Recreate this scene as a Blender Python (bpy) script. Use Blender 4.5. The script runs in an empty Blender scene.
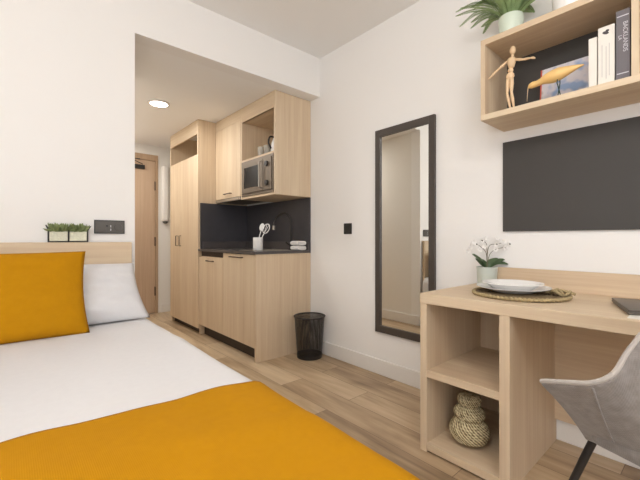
import bpy, bmesh, math, random
from mathutils import Vector, Matrix, noise
random.seed(7)
S = bpy.context.scene
COL = S.collection
PI = math.pi
def R(a): return math.radians(a)

# ------------------------------------------------------------ camera
cd = bpy.data.cameras.new('camera'); cam = bpy.data.objects.new('camera', cd); COL.objects.link(cam)
cd.sensor_width = 36; cd.lens = 36 * 356.3 / 640; cd.shift_y = -0.7 / 640; cd.clip_start = 0.02
cam.location = (0, 0, 1.0); cam.rotation_euler = (R(90), 0, -0.718)
S.camera = cam
# ------------------------------------------------------------ world, light, exposure
S.view_settings.view_transform = 'Standard'; S.view_settings.look = 'None'
S.view_settings.gamma = 1; S.view_settings.use_curve_mapping = False
S.view_settings.exposure = 0.37
GLOBE = 31      # brightness of the two globe lamps added out of view
w = bpy.data.worlds.new('world'); S.world = w; w.use_nodes = True
bg = w.node_tree.nodes['Background']
sky = w.node_tree.nodes.new('ShaderNodeTexSky'); sky.sky_type = 'HOSEK_WILKIE'
sky.sun_direction = (-0.3, 0.5, 0.8); sky.turbidity = 4
w.node_tree.links.new(sky.outputs[0], bg.inputs[0]); bg.inputs[1].default_value = 1.0
def area(name, loc, rot, sx, sy, power, color):
    l = bpy.data.lights.new(name, 'AREA'); l.shape = 'RECTANGLE'; l.size = sx; l.size_y = sy
    l.energy = power; l.color = color
    o = bpy.data.objects.new(name, l); COL.objects.link(o); o.location = loc; o.rotation_euler = rot
    return o
# daylight through the window in the wall behind the camera
area('window_area_light', (0.1, -2.30, 1.35), (R(90), 0, 0), 2.9, 1.9, 17, (0.95, 0.985, 1.05))
area('window_area_light', (-1.74, -0.95, 1.35), (0, R(-90), 0), 1.9, 1.9, 26, (0.95, 0.985, 1.05))  # side light at the added left window, brightens the right wall
area('downlight_light', (1.046, 3.46, 2.24), (0, 0, 0), 0.16, 0.16, 6.2, (1.0, 0.985, 0.96))
area('downlight_light', (0.80, 4.50, 2.24), (0, 0, 0), 0.16, 0.16, 6, (1.0, 0.985, 0.96))  # extra lamp added out of view to light the hall

# ------------------------------------------------------------ materials
def newmat(name):
    m = bpy.data.materials.new(name); m.use_nodes = True
    nt = m.node_tree; b = nt.nodes['Principled BSDF']
    return m, nt, b
def N(nt, t, **k):
    n = nt.nodes.new(t)
    for a, v in k.items(): setattr(n, a, v)
    return n
def srgb(r, g, b):
    f = lambda c: (c/255/12.92) if c/255 <= .04045 else ((c/255+.055)/1.055)**2.4
    return (f(r), f(g), f(b), 1)
def plain(name, col, rough=.5, metal=0, nscale=0, bump=0, var=0, coat=0, trans=0, emit=None, ior=None):
    m, nt, b = newmat(name)
    b.inputs['Base Color'].default_value = col; b.inputs['Roughness'].default_value = rough
    b.inputs['Metallic'].default_value = metal
    if trans: b.inputs['Transmission Weight'].default_value = trans
    if ior: b.inputs['IOR'].default_value = ior
    if emit:
        b.inputs['Emission Color'].default_value = emit[0]; b.inputs['Emission Strength'].default_value = emit[1]
    tc = N(nt, 'ShaderNodeTexCoord'); ns = N(nt, 'ShaderNodeTexNoise'); ns.inputs['Scale'].default_value = nscale or 20
    ns.inputs['Detail'].default_value = 4
    nt.links.new(tc.outputs['Object'], ns.inputs['Vector'])
    v = var or .03
    mx = N(nt, 'ShaderNodeMix', data_type='RGBA')
    mx.inputs[6].default_value = [c*(1-v) for c in col[:3]] + [1]; mx.inputs[7].default_value = [min(1, c*(1+v)) for c in col[:3]] + [1]
    nt.links.new(ns.outputs[0], mx.inputs[0]); nt.links.new(mx.outputs[2], b.inputs['Base Color'])
    if bump:
        bp = N(nt, 'ShaderNodeBump'); bp.inputs['Strength'].default_value = bump; bp.inputs['Distance'].default_value = .003
        nt.links.new(ns.outputs[0], bp.inputs['Height']); nt.links.new(bp.outputs[0], b.inputs['Normal'])
    return m
def wood(name, axis, light, dark, rough=.55, fine=60, board=None):
    """long grain along the given axis"""
    m, nt, b = newmat(name)
    tc = N(nt, 'ShaderNodeTexCoord'); oi = N(nt, 'ShaderNodeObjectInfo')
    ad = N(nt, 'ShaderNodeVectorMath', operation='ADD')
    sc = N(nt, 'ShaderNodeVectorMath', operation='SCALE'); sc.inputs[3].default_value = 7
    cmb = N(nt, 'ShaderNodeCombineXYZ')
    for i in range(3): nt.links.new(oi.outputs['Random'], cmb.inputs[i])
    nt.links.new(cmb.outputs[0], sc.inputs[0]); nt.links.new(tc.outputs['Object'], ad.inputs[0]); nt.links.new(sc.outputs[0], ad.inputs[1])
    def stretch(k, l):
        mp = N(nt, 'ShaderNodeMapping'); s = [k, k, k]; s['xyz'.index(axis)] = l
        mp.inputs['Scale'].default_value = s; nt.links.new(ad.outputs[0], mp.inputs[0]); return mp
    m1 = stretch(fine, 1.6); n1 = N(nt, 'ShaderNodeTexNoise'); n1.inputs['Scale'].default_value = 1; n1.inputs['Detail'].default_value = 5; n1.inputs['Roughness'].default_value = .65
    nt.links.new(m1.outputs[0], n1.inputs['Vector'])
    m2 = stretch(9, .5); n2 = N(nt, 'ShaderNodeTexNoise'); n2.inputs['Scale'].default_value = 1; n2.inputs['Detail'].default_value = 3; n2.inputs['Distortion'].default_value = .6
    nt.links.new(m2.outputs[0], n2.inputs['Vector'])
    mx = N(nt, 'ShaderNodeMath', operation='MULTIPLY_ADD'); mx.inputs[1].default_value = .55
    nt.links.new(n1.outputs[0], mx.inputs[0])
    ml = N(nt, 'ShaderNodeMath', operation='MULTIPLY'); ml.inputs[1].default_value = .45
    nt.links.new(n2.outputs[0], ml.inputs[0]); nt.links.new(ml.outputs[0], mx.inputs[2])
    cr = N(nt, 'ShaderNodeValToRGB'); cr.color_ramp.elements[0].position = .30; cr.color_ramp.elements[1].position = .68
    cr.color_ramp.elements[0].color = dark; cr.color_ramp.elements[1].color = light
    nt.links.new(mx.outputs[0], cr.inputs[0]); nt.links.new(cr.outputs[0], b.inputs['Base Color'])
    b.inputs['Roughness'].default_value = rough
    bp = N(nt, 'ShaderNodeBump'); bp.inputs['Strength'].default_value = .12; bp.inputs['Distance'].default_value = .001
    nt.links.new(n1.outputs[0], bp.inputs['Height']); nt.links.new(bp.outputs[0], b.inputs['Normal'])
    return m
WL, WD = srgb(228, 208, 178), srgb(204, 176, 144)
oak = {a: wood('oak_'+a, a, WL, WD) for a in 'xyz'}
hall_oak = wood('hall_door_wood', 'z', srgb(206, 178, 150), srgb(182, 152, 124))
def floor_mat():
    m, nt, b = newmat('oak_plank_floor')
    tc = N(nt, 'ShaderNodeTexCoord'); mp = N(nt, 'ShaderNodeMapping'); mp.inputs['Rotation'].default_value = (0, 0, R(90))
    mp.inputs['Location'].default_value = (.3, .075, 0)
    nt.links.new(tc.outputs['Object'], mp.inputs[0])
    br = N(nt, 'ShaderNodeTexBrick'); br.offset = .37; br.inputs['Scale'].default_value = 1
    br.inputs['Brick Width'].default_value = 1.25; br.inputs['Row Height'].default_value = .185
    br.inputs['Mortar Size'].default_value = .0016; br.inputs['Mortar Smooth'].default_value = .3; br.inputs['Bias'].default_value = 0
    br.inputs['Color1'].default_value = (0, 0, 0, 1); br.inputs['Color2'].default_value = (1, 1, 1, 1); br.inputs['Mortar'].default_value = (.5, .5, .5, 1)
    nt.links.new(mp.outputs[0], br.inputs['Vector'])
    # grain, shifted per plank
    ad = N(nt, 'ShaderNodeVectorMath', operation='ADD'); sc = N(nt, 'ShaderNodeVectorMath', operation='SCALE'); sc.inputs[3].default_value = 5
    nt.links.new(br.outputs['Color'], sc.inputs[0]); nt.links.new(tc.outputs['Object'], ad.inputs[0]); nt.links.new(sc.outputs[0], ad.inputs[1])
    m1 = N(nt, 'ShaderNodeMapping'); m1.inputs['Scale'].default_value = (34, 2.2, 34); nt.links.new(ad.outputs[0], m1.inputs[0])
    n1 = N(nt, 'ShaderNodeTexNoise'); n1.inputs['Scale'].default_value = 1; n1.inputs['Detail'].default_value = 6; nt.links.new(m1.outputs[0], n1.inputs['Vector'])
    m2 = N(nt, 'ShaderNodeMapping'); m2.inputs['Scale'].default_value = (7, 1.6, 7); nt.links.new(ad.outputs[0], m2.inputs[0])
    n2 = N(nt, 'ShaderNodeTexNoise'); n2.inputs['Scale'].default_value = 1; n2.inputs['Detail'].default_value = 3; n2.inputs['Distortion'].default_value = 1; nt.links.new(m2.outputs[0], n2.inputs['Vector'])
    a1 = N(nt, 'ShaderNodeMath', operation='MULTIPLY'); a1.inputs[1].default_value = .38; nt.links.new(n1.outputs[0], a1.inputs[0])
    a2 = N(nt, 'ShaderNodeMath', operation='MULTIPLY_ADD'); a2.inputs[1].default_value = .50; nt.links.new(n2.outputs[0], a2.inputs[0]); nt.links.new(a1.outputs[0], a2.inputs[2])
    a3 = N(nt, 'ShaderNodeMath', operation='MULTIPLY_ADD'); a3.inputs[1].default_value = .34; nt.links.new(br.outputs['Color'], a3.inputs[0]); nt.links.new(a2.outputs[0], a3.inputs[2])
    cr = N(nt, 'ShaderNodeValToRGB'); e = cr.color_ramp.elements
    e[0].position = .36; e[0].color = srgb(132, 108, 84); e[1].position = .84; e[1].color = srgb(214, 192, 160)
    k = e.new(.58); k.color = srgb(182, 156, 124)
    nt.links.new(a3.outputs[0], cr.inputs[0])
    mm = N(nt, 'ShaderNodeMix', data_type='RGBA'); mm.inputs[7].default_value = srgb(105, 82, 62)
    nt.links.new(br.outputs['Fac'], mm.inputs[0]); nt.links.new(cr.outputs[0], mm.inputs[6]); nt.links.new(mm.outputs[2], b.inputs['Base Color'])
    b.inputs['Roughness'].default_value = .42
    bp = N(nt, 'ShaderNodeBump'); bp.inputs['Strength'].default_value = .15; bp.inputs['Distance'].default_value = .001
    nt.links.new(n1.outputs[0], bp.inputs['Height']); nt.links.new(bp.outputs[0], b.inputs['Normal'])
    return m
def weave(name, col, col2, scale, rough=.9, bump=.4, sheen=.3):
    m, nt, b = newmat(name)
    tc = N(nt, 'ShaderNodeTexCoord')
    w1 = N(nt, 'ShaderNodeTexWave', bands_direction='X'); w2 = N(nt, 'ShaderNodeTexWave', bands_direction='Z'); w3 = N(nt, 'ShaderNodeTexWave', bands_direction='Y')
    mu = N(nt, 'ShaderNodeMath', operation='ADD'); mu2 = N(nt, 'ShaderNodeMath', operation='ADD')
    for ww in (w1, w2, w3):
        ww.inputs['Scale'].default_value = scale; ww.inputs['Distortion'].default_value = 1.2; ww.inputs['Detail'].default_value = 1
        nt.links.new(tc.outputs['Object'], ww.inputs['Vector'])
    nt.links.new(w1.outputs[1], mu.inputs[0]); nt.links.new(w2.outputs[1], mu.inputs[1]); nt.links.new(mu.outputs[0], mu2.inputs[0]); nt.links.new(w3.outputs[1], mu2.inputs[1])
    ns = N(nt, 'ShaderNodeTexNoise'); ns.inputs['Scale'].default_value = 45; ns.inputs['Detail'].default_value = 5; nt.links.new(tc.outputs['Object'], ns.inputs['Vector'])
    mx = N(nt, 'ShaderNodeMix', data_type='RGBA'); mx.inputs[6].default_value = col; mx.inputs[7].default_value = col2
    nt.links.new(ns.outputs[0], mx.inputs[0]); nt.links.new(mx.outputs[2], b.inputs['Base Color'])
    b.inputs['Roughness'].default_value = rough; b.inputs['Sheen Weight'].default_value = sheen; b.inputs['Specular IOR Level'].default_value = .15
    bp = N(nt, 'ShaderNodeBump'); bp.inputs['Strength'].default_value = bump; bp.inputs['Distance'].default_value = .0015
    nt.links.new(mu2.outputs[0], bp.inputs['Height']); nt.links.new(bp.outputs[0], b.inputs['Normal'])
    return m
M = dict(
 wall=plain('warm_white_wall_paint', srgb(246, 243, 239), .85, nscale=220, bump=.05, var=.01),
 ceil=plain('ceiling_paint', srgb(249, 247, 244), .9, nscale=200, var=.01),
 hallwall=plain('hall_wall_paint', srgb(240, 236, 229), .8, var=.01),
 trim=plain('white_trim_paint', srgb(240, 236, 230), .4, var=.01),
 dark=plain('dark_brown_frame', srgb(74, 66, 60), .45, nscale=60, var=.12, bump=.1),
 board=plain('charcoal_board', srgb(66, 63, 60), .6, nscale=8, var=.05),
 splash=plain('charcoal_backsplash', srgb(64, 62, 66), .38, nscale=14, var=.18),
 top=plain('dark_stone_worktop', srgb(82, 76, 74), .3, nscale=90, var=.25),
 plinth=plain('dark_plinth', srgb(58, 46, 38), .6),
 handle=plain('bronze_handle', srgb(105, 88, 74), .35, .7),
 steel=plain('brushed_steel', srgb(176, 168, 156), .34, .75, nscale=70, var=.08),
 mwframe=plain('warm_grey_microwave_steel', srgb(118, 106, 92), .42, .4, nscale=50, var=.08),
 blackglass=plain('black_glass', srgb(34, 32, 30), .12),
 black=plain('black_plastic', srgb(36, 33, 31), .4),
 plate=plain('grey_switch_plastic', srgb(92, 88, 82), .45),
 metalblack=plain('black_painted_metal', srgb(46, 42, 40), .42, .3),
 ceramic=plain('white_ceramic', srgb(250, 248, 245), .22, var=.01),
 potwhite=plain('pale_green_white_pot', srgb(222, 232, 214), .35, var=.03),
 mint=plain('mint_grey_pot', srgb(198, 204, 194), .4, var=.05),
 pebble=plain('white_pebble_pot', srgb(226, 224, 200), .7, nscale=110, bump=1, var=.22),
 soil=plain('dark_soil', srgb(60, 48, 36), .95, nscale=120, bump=1, var=.3),
 white_cloth=weave('white_bed_linen', srgb(222, 220, 220), srgb(228, 226, 226), 120, bump=.05, sheen=0),
 ochre=weave('ochre_cotton', srgb(181, 125, 7), srgb(190, 133, 12), 90, bump=.12, sheen=0),
 towel=weave('white_towel', srgb(232, 228, 222), srgb(242, 238, 232), 160, bump=.5),
 grey=weave('grey_woven_upholstery', srgb(112, 105, 100), srgb(160, 153, 147), 70, bump=.22),
 piping=weave('light_grey_piping', srgb(178, 170, 162), srgb(190, 182, 174), 200, bump=.2),
 fern=plain('fern_green', srgb(152, 178, 122), .6, nscale=30, var=.45),
 fern2=plain('fern_rachis', srgb(110, 130, 66), .6),
 leaf=plain('dark_green_leaf', srgb(72, 92, 58), .45, nscale=25, var=.25),
 succ=plain('grey_green_succulent', srgb(138, 150, 100), .6, nscale=60, var=.3),
 stem=plain('brown_green_stem', srgb(105, 98, 72), .6),
 petal=plain('white_petal', srgb(240, 236, 230), .6, var=.02),
 flowercore=plain('dark_flower_centre', srgb(82, 70, 52), .6),
 rope=plain('seagrass_rope', srgb(172, 152, 112), .85, nscale=140, bump=.8, var=.35),
 rope_dark=plain('seagrass_mat_rope', srgb(128, 108, 78), .85, nscale=140, bump=.8, var=.4),
 beech=plain('pale_beech', srgb(232, 200, 160), .5, nscale=40, var=.06),
 birdbody=plain('yellow_stained_wood', srgb(242, 200, 130), .45, nscale=20, var=.14),
 wire=plain('dark_green_wire', srgb(34, 66, 60), .4, .5),
 paper=plain('white_paper', srgb(238, 232, 222), .8, var=.02),
 bookgrey=plain('grey_book_spine', srgb(112, 107, 110), .6, var=.06),
 bookink=plain('dark_ink', srgb(72, 68, 70), .6),
 letter=plain('pale_grey_lettering', srgb(206, 204, 208), .6),
 red=plain('red_cloth_spine', srgb(206, 92, 76), .6),
 laptop=plain('dark_grey_laptop', srgb(96, 88, 80), .4, .3, nscale=80, var=.08),
 lampglow=plain('lit_diffuser', (1, 1, 1, 1), .4, emit=((1, .95, .87, 1), 9)),
 globe=plain('added_globe_glow', (1, 1, 1, 1), .4, emit=((1, .985, .96, 1), GLOBE)),  # glow of the added globe lamps
 glass=plain('clear_glass', (1, 1, 1, 1), .02, trans=1, ior=1.45),
)
M['blackglass'].node_tree.nodes['Principled BSDF'].inputs['Specular IOR Level'].default_value = .12
m, nt, b = newmat('mirror_glass'); M['mirror'] = m
b.inputs['Base Color'].default_value = (.93, .93, .90, 1); b.inputs['Metallic'].default_value = 1; b.inputs['Roughness'].default_value = .015
def mesh_mat():
    """perforated wire mesh: fine crossed wires with see-through gaps"""
    m, nt, b = newmat('black_wire_mesh')
    b.inputs['Base Color'].default_value = srgb(48, 44, 42); b.inputs['Metallic'].default_value = .4; b.inputs['Roughness'].default_value = .4
    uv = N(nt, 'ShaderNodeTexCoord'); sep = N(nt, 'ShaderNodeSeparateXYZ'); nt.links.new(uv.outputs['UV'], sep.inputs[0])
    outs = []
    for sgn in (1, -1):
        a = N(nt, 'ShaderNodeMath', operation='MULTIPLY_ADD'); a.inputs[1].default_value = 1.0*sgn
        nt.links.new(sep.outputs[0], a.inputs[0]); nt.links.new(sep.outputs[1], a.inputs[2])
        f = N(nt, 'ShaderNodeMath', operation='FRACT'); nt.links.new(a.outputs[0], f.inputs[0])
        g = N(nt, 'ShaderNodeMath', operation='LESS_THAN'); g.inputs[1].default_value = .36; nt.links.new(f.outputs[0], g.inputs[0]); outs.append(g)
    mx = N(nt, 'ShaderNodeMath', operation='MAXIMUM'); nt.links.new(outs[0].outputs[0], mx.inputs[0]); nt.links.new(outs[1].outputs[0], mx.inputs[1])
    nt.links.new(mx.outputs[0], b.inputs['Alpha'])
    return m
M['mesh'] = mesh_mat()
def cover_mat():
    m, nt, b = newmat('soft_abstract_cover')
    tc = N(nt, 'ShaderNodeTexCoord'); n = N(nt, 'ShaderNodeTexNoise'); n.inputs['Scale'].default_value = 14; n.inputs['Detail'].default_value = 2
    nt.links.new(tc.outputs['Object'], n.inputs['Vector'])
    cr = N(nt, 'ShaderNodeValToRGB'); e = cr.color_ramp.elements
    e[0].position = .38; e[0].color = srgb(152, 176, 212); e[1].position = .62; e[1].color = srgb(226, 222, 226)
    k = e.new(.48); k.color = srgb(222, 218, 226); k = e.new(.70); k.color = srgb(190, 184, 180)
    nt.links.new(n.outputs[0], cr.inputs[0]); nt.links.new(cr.outputs[0], b.inputs['Base Color']); b.inputs['Roughness'].default_value = .4
    return m
M['cover'] = cover_mat()
def basket_mat():
    m, nt, b = newmat('woven_seagrass')
    tc = N(nt, 'ShaderNodeTexCoord'); sp = N(nt, 'ShaderNodeSeparateXYZ'); nt.links.new(tc.outputs['Object'], sp.inputs[0])
    at = N(nt, 'ShaderNodeMath', operation='ARCTAN2'); nt.links.new(sp.outputs[1], at.inputs[0]); nt.links.new(sp.outputs[0], at.inputs[1])
    k1 = N(nt, 'ShaderNodeMath', operation='MULTIPLY'); k1.inputs[1].default_value = 32; nt.links.new(at.outputs[0], k1.inputs[0])
    k2 = N(nt, 'ShaderNodeMath', operation='MULTIPLY_ADD'); k2.inputs[1].default_value = 430; nt.links.new(sp.outputs[2], k2.inputs[0]); nt.links.new(k1.outputs[0], k2.inputs[2])
    sn = N(nt, 'ShaderNodeMath', operation='SINE'); nt.links.new(k2.outputs[0], sn.inputs[0])
    zz = N(nt, 'ShaderNodeMath', operation='MULTIPLY'); zz.inputs[1].default_value = 620; nt.links.new(sp.outputs[2], zz.inputs[0])
    sz = N(nt, 'ShaderNodeMath', operation='SINE'); nt.links.new(zz.outputs[0], sz.inputs[0])
    ns = N(nt, 'ShaderNodeTexNoise'); ns.inputs['Scale'].default_value = 90; nt.links.new(tc.outputs['Object'], ns.inputs['Vector'])
    a1 = N(nt, 'ShaderNodeMath', operation='MULTIPLY_ADD'); a1.inputs[1].default_value = .25; nt.links.new(sn.outputs[0], a1.inputs[0]); nt.links.new(ns.outputs[0], a1.inputs[2])
    a2 = N(nt, 'ShaderNodeMath', operation='MULTIPLY_ADD'); a2.inputs[1].default_value = .10; nt.links.new(sz.outputs[0], a2.inputs[0]); nt.links.new(a1.outputs[0], a2.inputs[2])
    cr = N(nt, 'ShaderNodeValToRGB'); e = cr.color_ramp.elements; e[0].position = .18; e[0].color = srgb(112, 92, 58); e[1].position = .72; e[1].color = srgb(226, 212, 172)
    nt.links.new(a2.outputs[0], cr.inputs[0]); nt.links.new(cr.outputs[0], b.inputs['Base Color']); b.inputs['Roughness'].default_value = .85
    bp = N(nt, 'ShaderNodeBump'); bp.inputs['Strength'].default_value = .9; bp.inputs['Distance'].default_value = .004
    nt.links.new(a2.outputs[0], bp.inputs['Height']); nt.links.new(bp.outputs[0], b.inputs['Normal'])
    return m
M['basket'] = basket_mat()

# ------------------------------------------------------------ mesh helpers
def B(): return bmesh.new()
def merge(bm, t, mat=None):
    if mat is not None: bmesh.ops.transform(t, matrix=mat, verts=t.verts)
    me = bpy.data.meshes.new('tmp'); t.to_mesh(me); t.free(); bm.from_mesh(me); bpy.data.meshes.remove(me)
def box(bm, x0, x1, y0, y1, z0, z1, bev=0, seg=2, mat=None):
    t = B(); bmesh.ops.create_cube(t, size=1)
    for v in t.verts: v.co = Vector(((x0+x1)/2 + v.co.x*(x1-x0), (y0+y1)/2 + v.co.y*(y1-y0), (z0+z1)/2 + v.co.z*(z1-z0)))
    if bev: bmesh.ops.bevel(t, geom=t.edges[:], offset=bev, segments=seg, affect='EDGES', profile=.5)
    merge(bm, t, mat); return bm
def lathe(bm, prof, seg=32, c=(0, 0, 0), f=None, mat=None, uv=None):
    """prof: list of (r, z); f(theta, i, r, z) -> (r, z)"""
    t = B(); rings = []
    for i, (r, z) in enumerate(prof):
        ring = []
        for k in range(seg):
            a = 2*PI*k/seg; rr, zz = (r, z) if f is None else f(a, i, r, z)
            ring.append(t.verts.new((rr*math.cos(a), rr*math.sin(a), zz)))
        rings.append(ring)
    ul = t.loops.layers.uv.new('UVMap') if uv else None
    for i in range(len(rings)-1):
        for k in range(seg):
            k2 = (k+1) % seg
            try: fc = t.faces.new((rings[i][k], rings[i][k2], rings[i+1][k2], rings[i+1][k]))
            except ValueError: continue
            if uv:
                for lp, (a, b_) in zip(fc.loops, ((k, i), (k+1, i), (k+1, i+1), (k, i+1))): lp[ul].uv = (a/seg*uv[0], b_/(len(rings)-1)*uv[1])
    for ring in (rings[0], rings[-1]):
        if prof[0 if ring is rings[0] else -1][0] > 1e-5 and not uv: t.faces.new(ring if ring is rings[-1] else ring[::-1])
    if not uv: bmesh.ops.remove_doubles(t, verts=t.verts, dist=1e-6)
    T = Matrix.Translation(c)
    merge(bm, t, T if mat is None else T @ mat); return bm
def catmull(P, n):
    P = [Vector(p) for p in P]; out = []
    for i in range(len(P)-1):
        a, b_, c, d = P[max(i-1, 0)], P[i], P[i+1], P[min(i+2, len(P)-1)]
        for k in range(n):
            t = k/n
            out.append(.5*((2*b_) + (c-a)*t + (2*a-5*b_+4*c-d)*t*t + (3*b_-a-3*c+d)*t**3))
    out.append(P[-1]); return out
def tube(bm, pts, r, seg=8, smooth=0, closed=False):
    pts = [Vector(p) for p in pts]; rs = r if isinstance(r, (list, tuple)) else [r]*len(pts)
    if smooth:
        q = catmull([tuple(p) + (x,) for p, x in zip(pts, rs)], smooth) if False else None
        n = smooth; np_ = catmull(pts, n); nr = []
        for i in range(len(rs)-1):
            for k in range(n): nr.append(rs[i] + (rs[i+1]-rs[i])*k/n)
        nr.append(rs[-1]); pts, rs = np_, nr
    t = B(); rings = []; n = len(pts)
    up = Vector((0, 0, 1)); prev = None
    for i, p in enumerate(pts):
        if closed: d = pts[(i+1) % n] - pts[i-1]
        else: d = pts[min(i+1, n-1)] - pts[max(i-1, 0)]
        d.normalize()
        if prev is None:
            s = d.cross(up)
            if s.length < .1: s = d.cross(Vector((1, 0, 0)))
        else: s = prev - d*prev.dot(d)
        s.normalize(); prev = s; u = s.cross(d)
        rings.append([t.verts.new(p + rs[i]*(math.cos(2*PI*k/seg)*s + math.sin(2*PI*k/seg)*u)) for k in range(seg)])
    m_ = n if closed else n-1
    for i in range(m_):
        A, C2 = rings[i], rings[(i+1) % n]
        for k in range(seg): t.faces.new((A[k], A[(k+1) % seg], C2[(k+1) % seg], C2[k]))
    if not closed: t.faces.new(rings[0][::-1]); t.faces.new(rings[-1])
    bmesh.ops.recalc_face_normals(t, faces=t.faces[:])
    merge(bm, t); return bm
def ell(bm, c, rx, ry, rz, mat=None, seg=16):
    t = B(); bmesh.ops.create_uvsphere(t, u_segments=seg, v_segments=max(6, seg*2//3), radius=1)
    for v in t.verts: v.co = Vector((v.co.x*rx, v.co.y*ry, v.co.z*rz))
    T = Matrix.Translation(c)
    merge(bm, t, T if mat is None else T @ mat); return bm
def grid(bm, nu, nv, fn, close_u=False):
    t = B(); V = [[t.verts.new(fn(i/(nu), j/(nv))) for j in range(nv+1)] for i in range(nu+1)]
    for i in range(nu):
        for j in range(nv): t.faces.new((V[i][j], V[i+1][j], V[i+1][j+1], V[i][j+1]))
    merge(bm, t); return bm
def obj(name, bm, mat, parent=None, smooth=False, mods=()):
    me = bpy.data.meshes.new(name)
    bm.normal_update(); bm.to_mesh(me); bm.free()
    o = bpy.data.objects.new(name, me); COL.objects.link(o)
    me.materials.append(M[mat] if isinstance(mat, str) else mat)
    if parent is not None:
        root = parent; off = Vector((0, 0, 0)); q = parent
        while q is not None: off += q.location; q = q.parent
        if not parent.get('_local'):
            me.transform(Matrix.Translation(-off))
        o.parent = parent
    if smooth:
        for p in me.polygons: p.use_smooth = True
        if smooth != 'all':
            try: me.set_sharp_from_angle(angle=R(40))
            except Exception: pass
    for (k, kw) in mods:
        md = o.modifiers.new(k, k)
        for a, v in kw.items(): setattr(md, a, v)
    return o
def tag(o, label, cat, group=None):
    o['label'] = label; o['category'] = cat
    if group: o['group'] = group
    return o
def solo(name, bm, mat, label, cat, loc=None, group=None, **k):
    """a thing that is one mesh, with its origin at its base"""
    if loc is None:
        xs = [v.co for v in bm.verts]; n = len(xs)
        loc = (sum(v.x for v in xs)/n, sum(v.y for v in xs)/n, min(v.z for v in xs))
    bmesh.ops.translate(bm, vec=-Vector(loc), verts=bm.verts)
    o = obj(name, bm, mat, **k); o.location = loc
    return tag(o, label, cat, group)
def thing(name, label, cat, loc, rz=0, group=None, local=False):
    o = bpy.data.objects.new(name, None); COL.objects.link(o); o.empty_display_size = .05
    o.location = loc; o.rotation_euler = (0, 0, rz)
    if local: o['_local'] = 1
    return tag(o, label, cat, group)
def struct(name, bm, mat, parent=None, **k):
    o = obj(name, bm, mat, parent, **k)
    if parent is None: o['kind'] = 'structure'
    return o
def sroot(name, loc):
    o = bpy.data.objects.new(name, None); COL.objects.link(o); o.location = loc; o['kind'] = 'structure'; return o

# ============================================================ ROOM SHELL
W = 2.076; XL = -1.75; YB = 2.38; YF = -2.3; XE = .579; ZC = 2.60; ZK = 2.26; YE = 5.10
struct('floor', box(B(), XL-.1, W+.1, YF-.1, YE+.1, -.1, 0), floor_mat())
struct('ceiling', box(B(), XL-.1, W+.1, YF-.1, YB, ZC, ZC+.1), 'ceil')
struct('ceiling', box(B(), XE-.1, W+.1, YB+.12, YE+.1, ZK, ZK+.1), 'ceil')
struct('wall_right', box(B(), W, W+.1, YF-.1, YE+.1, 0, ZC), 'wall')
wb = B(); box(wb, XL, XE, YB, YB+.12, 0, ZC); box(wb, XE, W, YB, YB+.12, ZK, ZC)
struct('wall_back', wb, 'wall')
wl = B(); LY0, LY1 = -1.95, .05
box(wl, XL-.1, XL, YF-.1, LY0, 0, ZC); box(wl, XL-.1, XL, LY1, YB+.12, 0, ZC); box(wl, XL-.1, XL, LY0, LY1, 2.35, ZC); box(wl, XL-.1, XL, LY0, LY1, 0, .35)
struct('wall_left', wl, 'wall')
wn = sroot('added_window', (XL-.05, -.95, .35)); fr = B()  # window added in the unseen left wall, to light the right wall
for a in (LY0, -.98, LY1-.06): box(fr, XL-.08, XL-.02, a, a+.06, .35, 2.35, .004)
for a in (.35, 2.29): box(fr, XL-.08, XL-.02, LY0+.06, LY1-.06, a, a+.06, .004)
obj('window_frame', fr, 'trim', wn)
pn = B(); box(pn, XL-.055, XL-.049, LY0+.06, -.98, .41, 2.29); box(pn, XL-.055, XL-.049, -.92, LY1-.06, .41, 2.29)
obj('window_pane', pn, 'glass', wn)
struct('wall_hall_left', box(B(), XE-.1, XE, YB+.12, YE+.1, 0, ZK), 'hallwall')
# far wall with a door opening
wf = B(); DX0, DX1, DZ = .70, 1.50, 2.09
box(wf, XE, DX0, YE, YE+.1, 0, ZK); box(wf, DX1, W, YE, YE+.1, 0, ZK); box(wf, DX0, DX1, YE, YE+.1, DZ, ZK)
struct('wall_far', wf, 'hallwall')
# wall behind the camera with the window opening
wr = B(); box(wr, XL, -1.45, YF-.1, YF, 0, ZC); box(wr, 1.65, W, YF-.1, YF, 0, ZC); box(wr, -1.45, 1.65, YF-.1, YF, 2.35, ZC); box(wr, -1.45, 1.65, YF-.1, YF, 0, .35)
struct('wall_front', wr, 'wall')
wn = sroot('window_1', (.1, YF-.05, .35))
fr = B()
for a in (-1.45, .07, 1.59): box(fr, a, a+.06, YF-.08, YF-.02, .35, 2.35, .004)
for a in (.35, 2.29): box(fr, -1.39, 1.59, YF-.08, YF-.02, a, a+.06, .004)
obj('window_frame', fr, 'trim', wn)
pn = B(); box(pn, -1.39, .07, YF-.055, YF-.049, .41, 2.29); box(pn, .13, 1.59, YF-.055, YF-.049, .41, 2.29)
obj('window_pane', pn, 'glass', wn)
# skirtings: body with a rounded cap
def skirt(name, x0, x1, y0, y1, h=.112):
    bm = B(); box(bm, x0, x1, y0, y1, 0, h, .004, 2); return struct(name, bm, 'trim')
skirt('baseboard_right', W-.014, W, YF, 2.50)
skirt('baseboard_back', XL, XE, YB-.014, YB)
skirt('baseboard_left', XL, XL+.014, YF, YB-.014)
skirt('baseboard_hall', XE, XE+.014, YB+.005, YE-.02)
skirt('baseboard_far', DX1+.065, W, YE-.014, YE)
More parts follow.
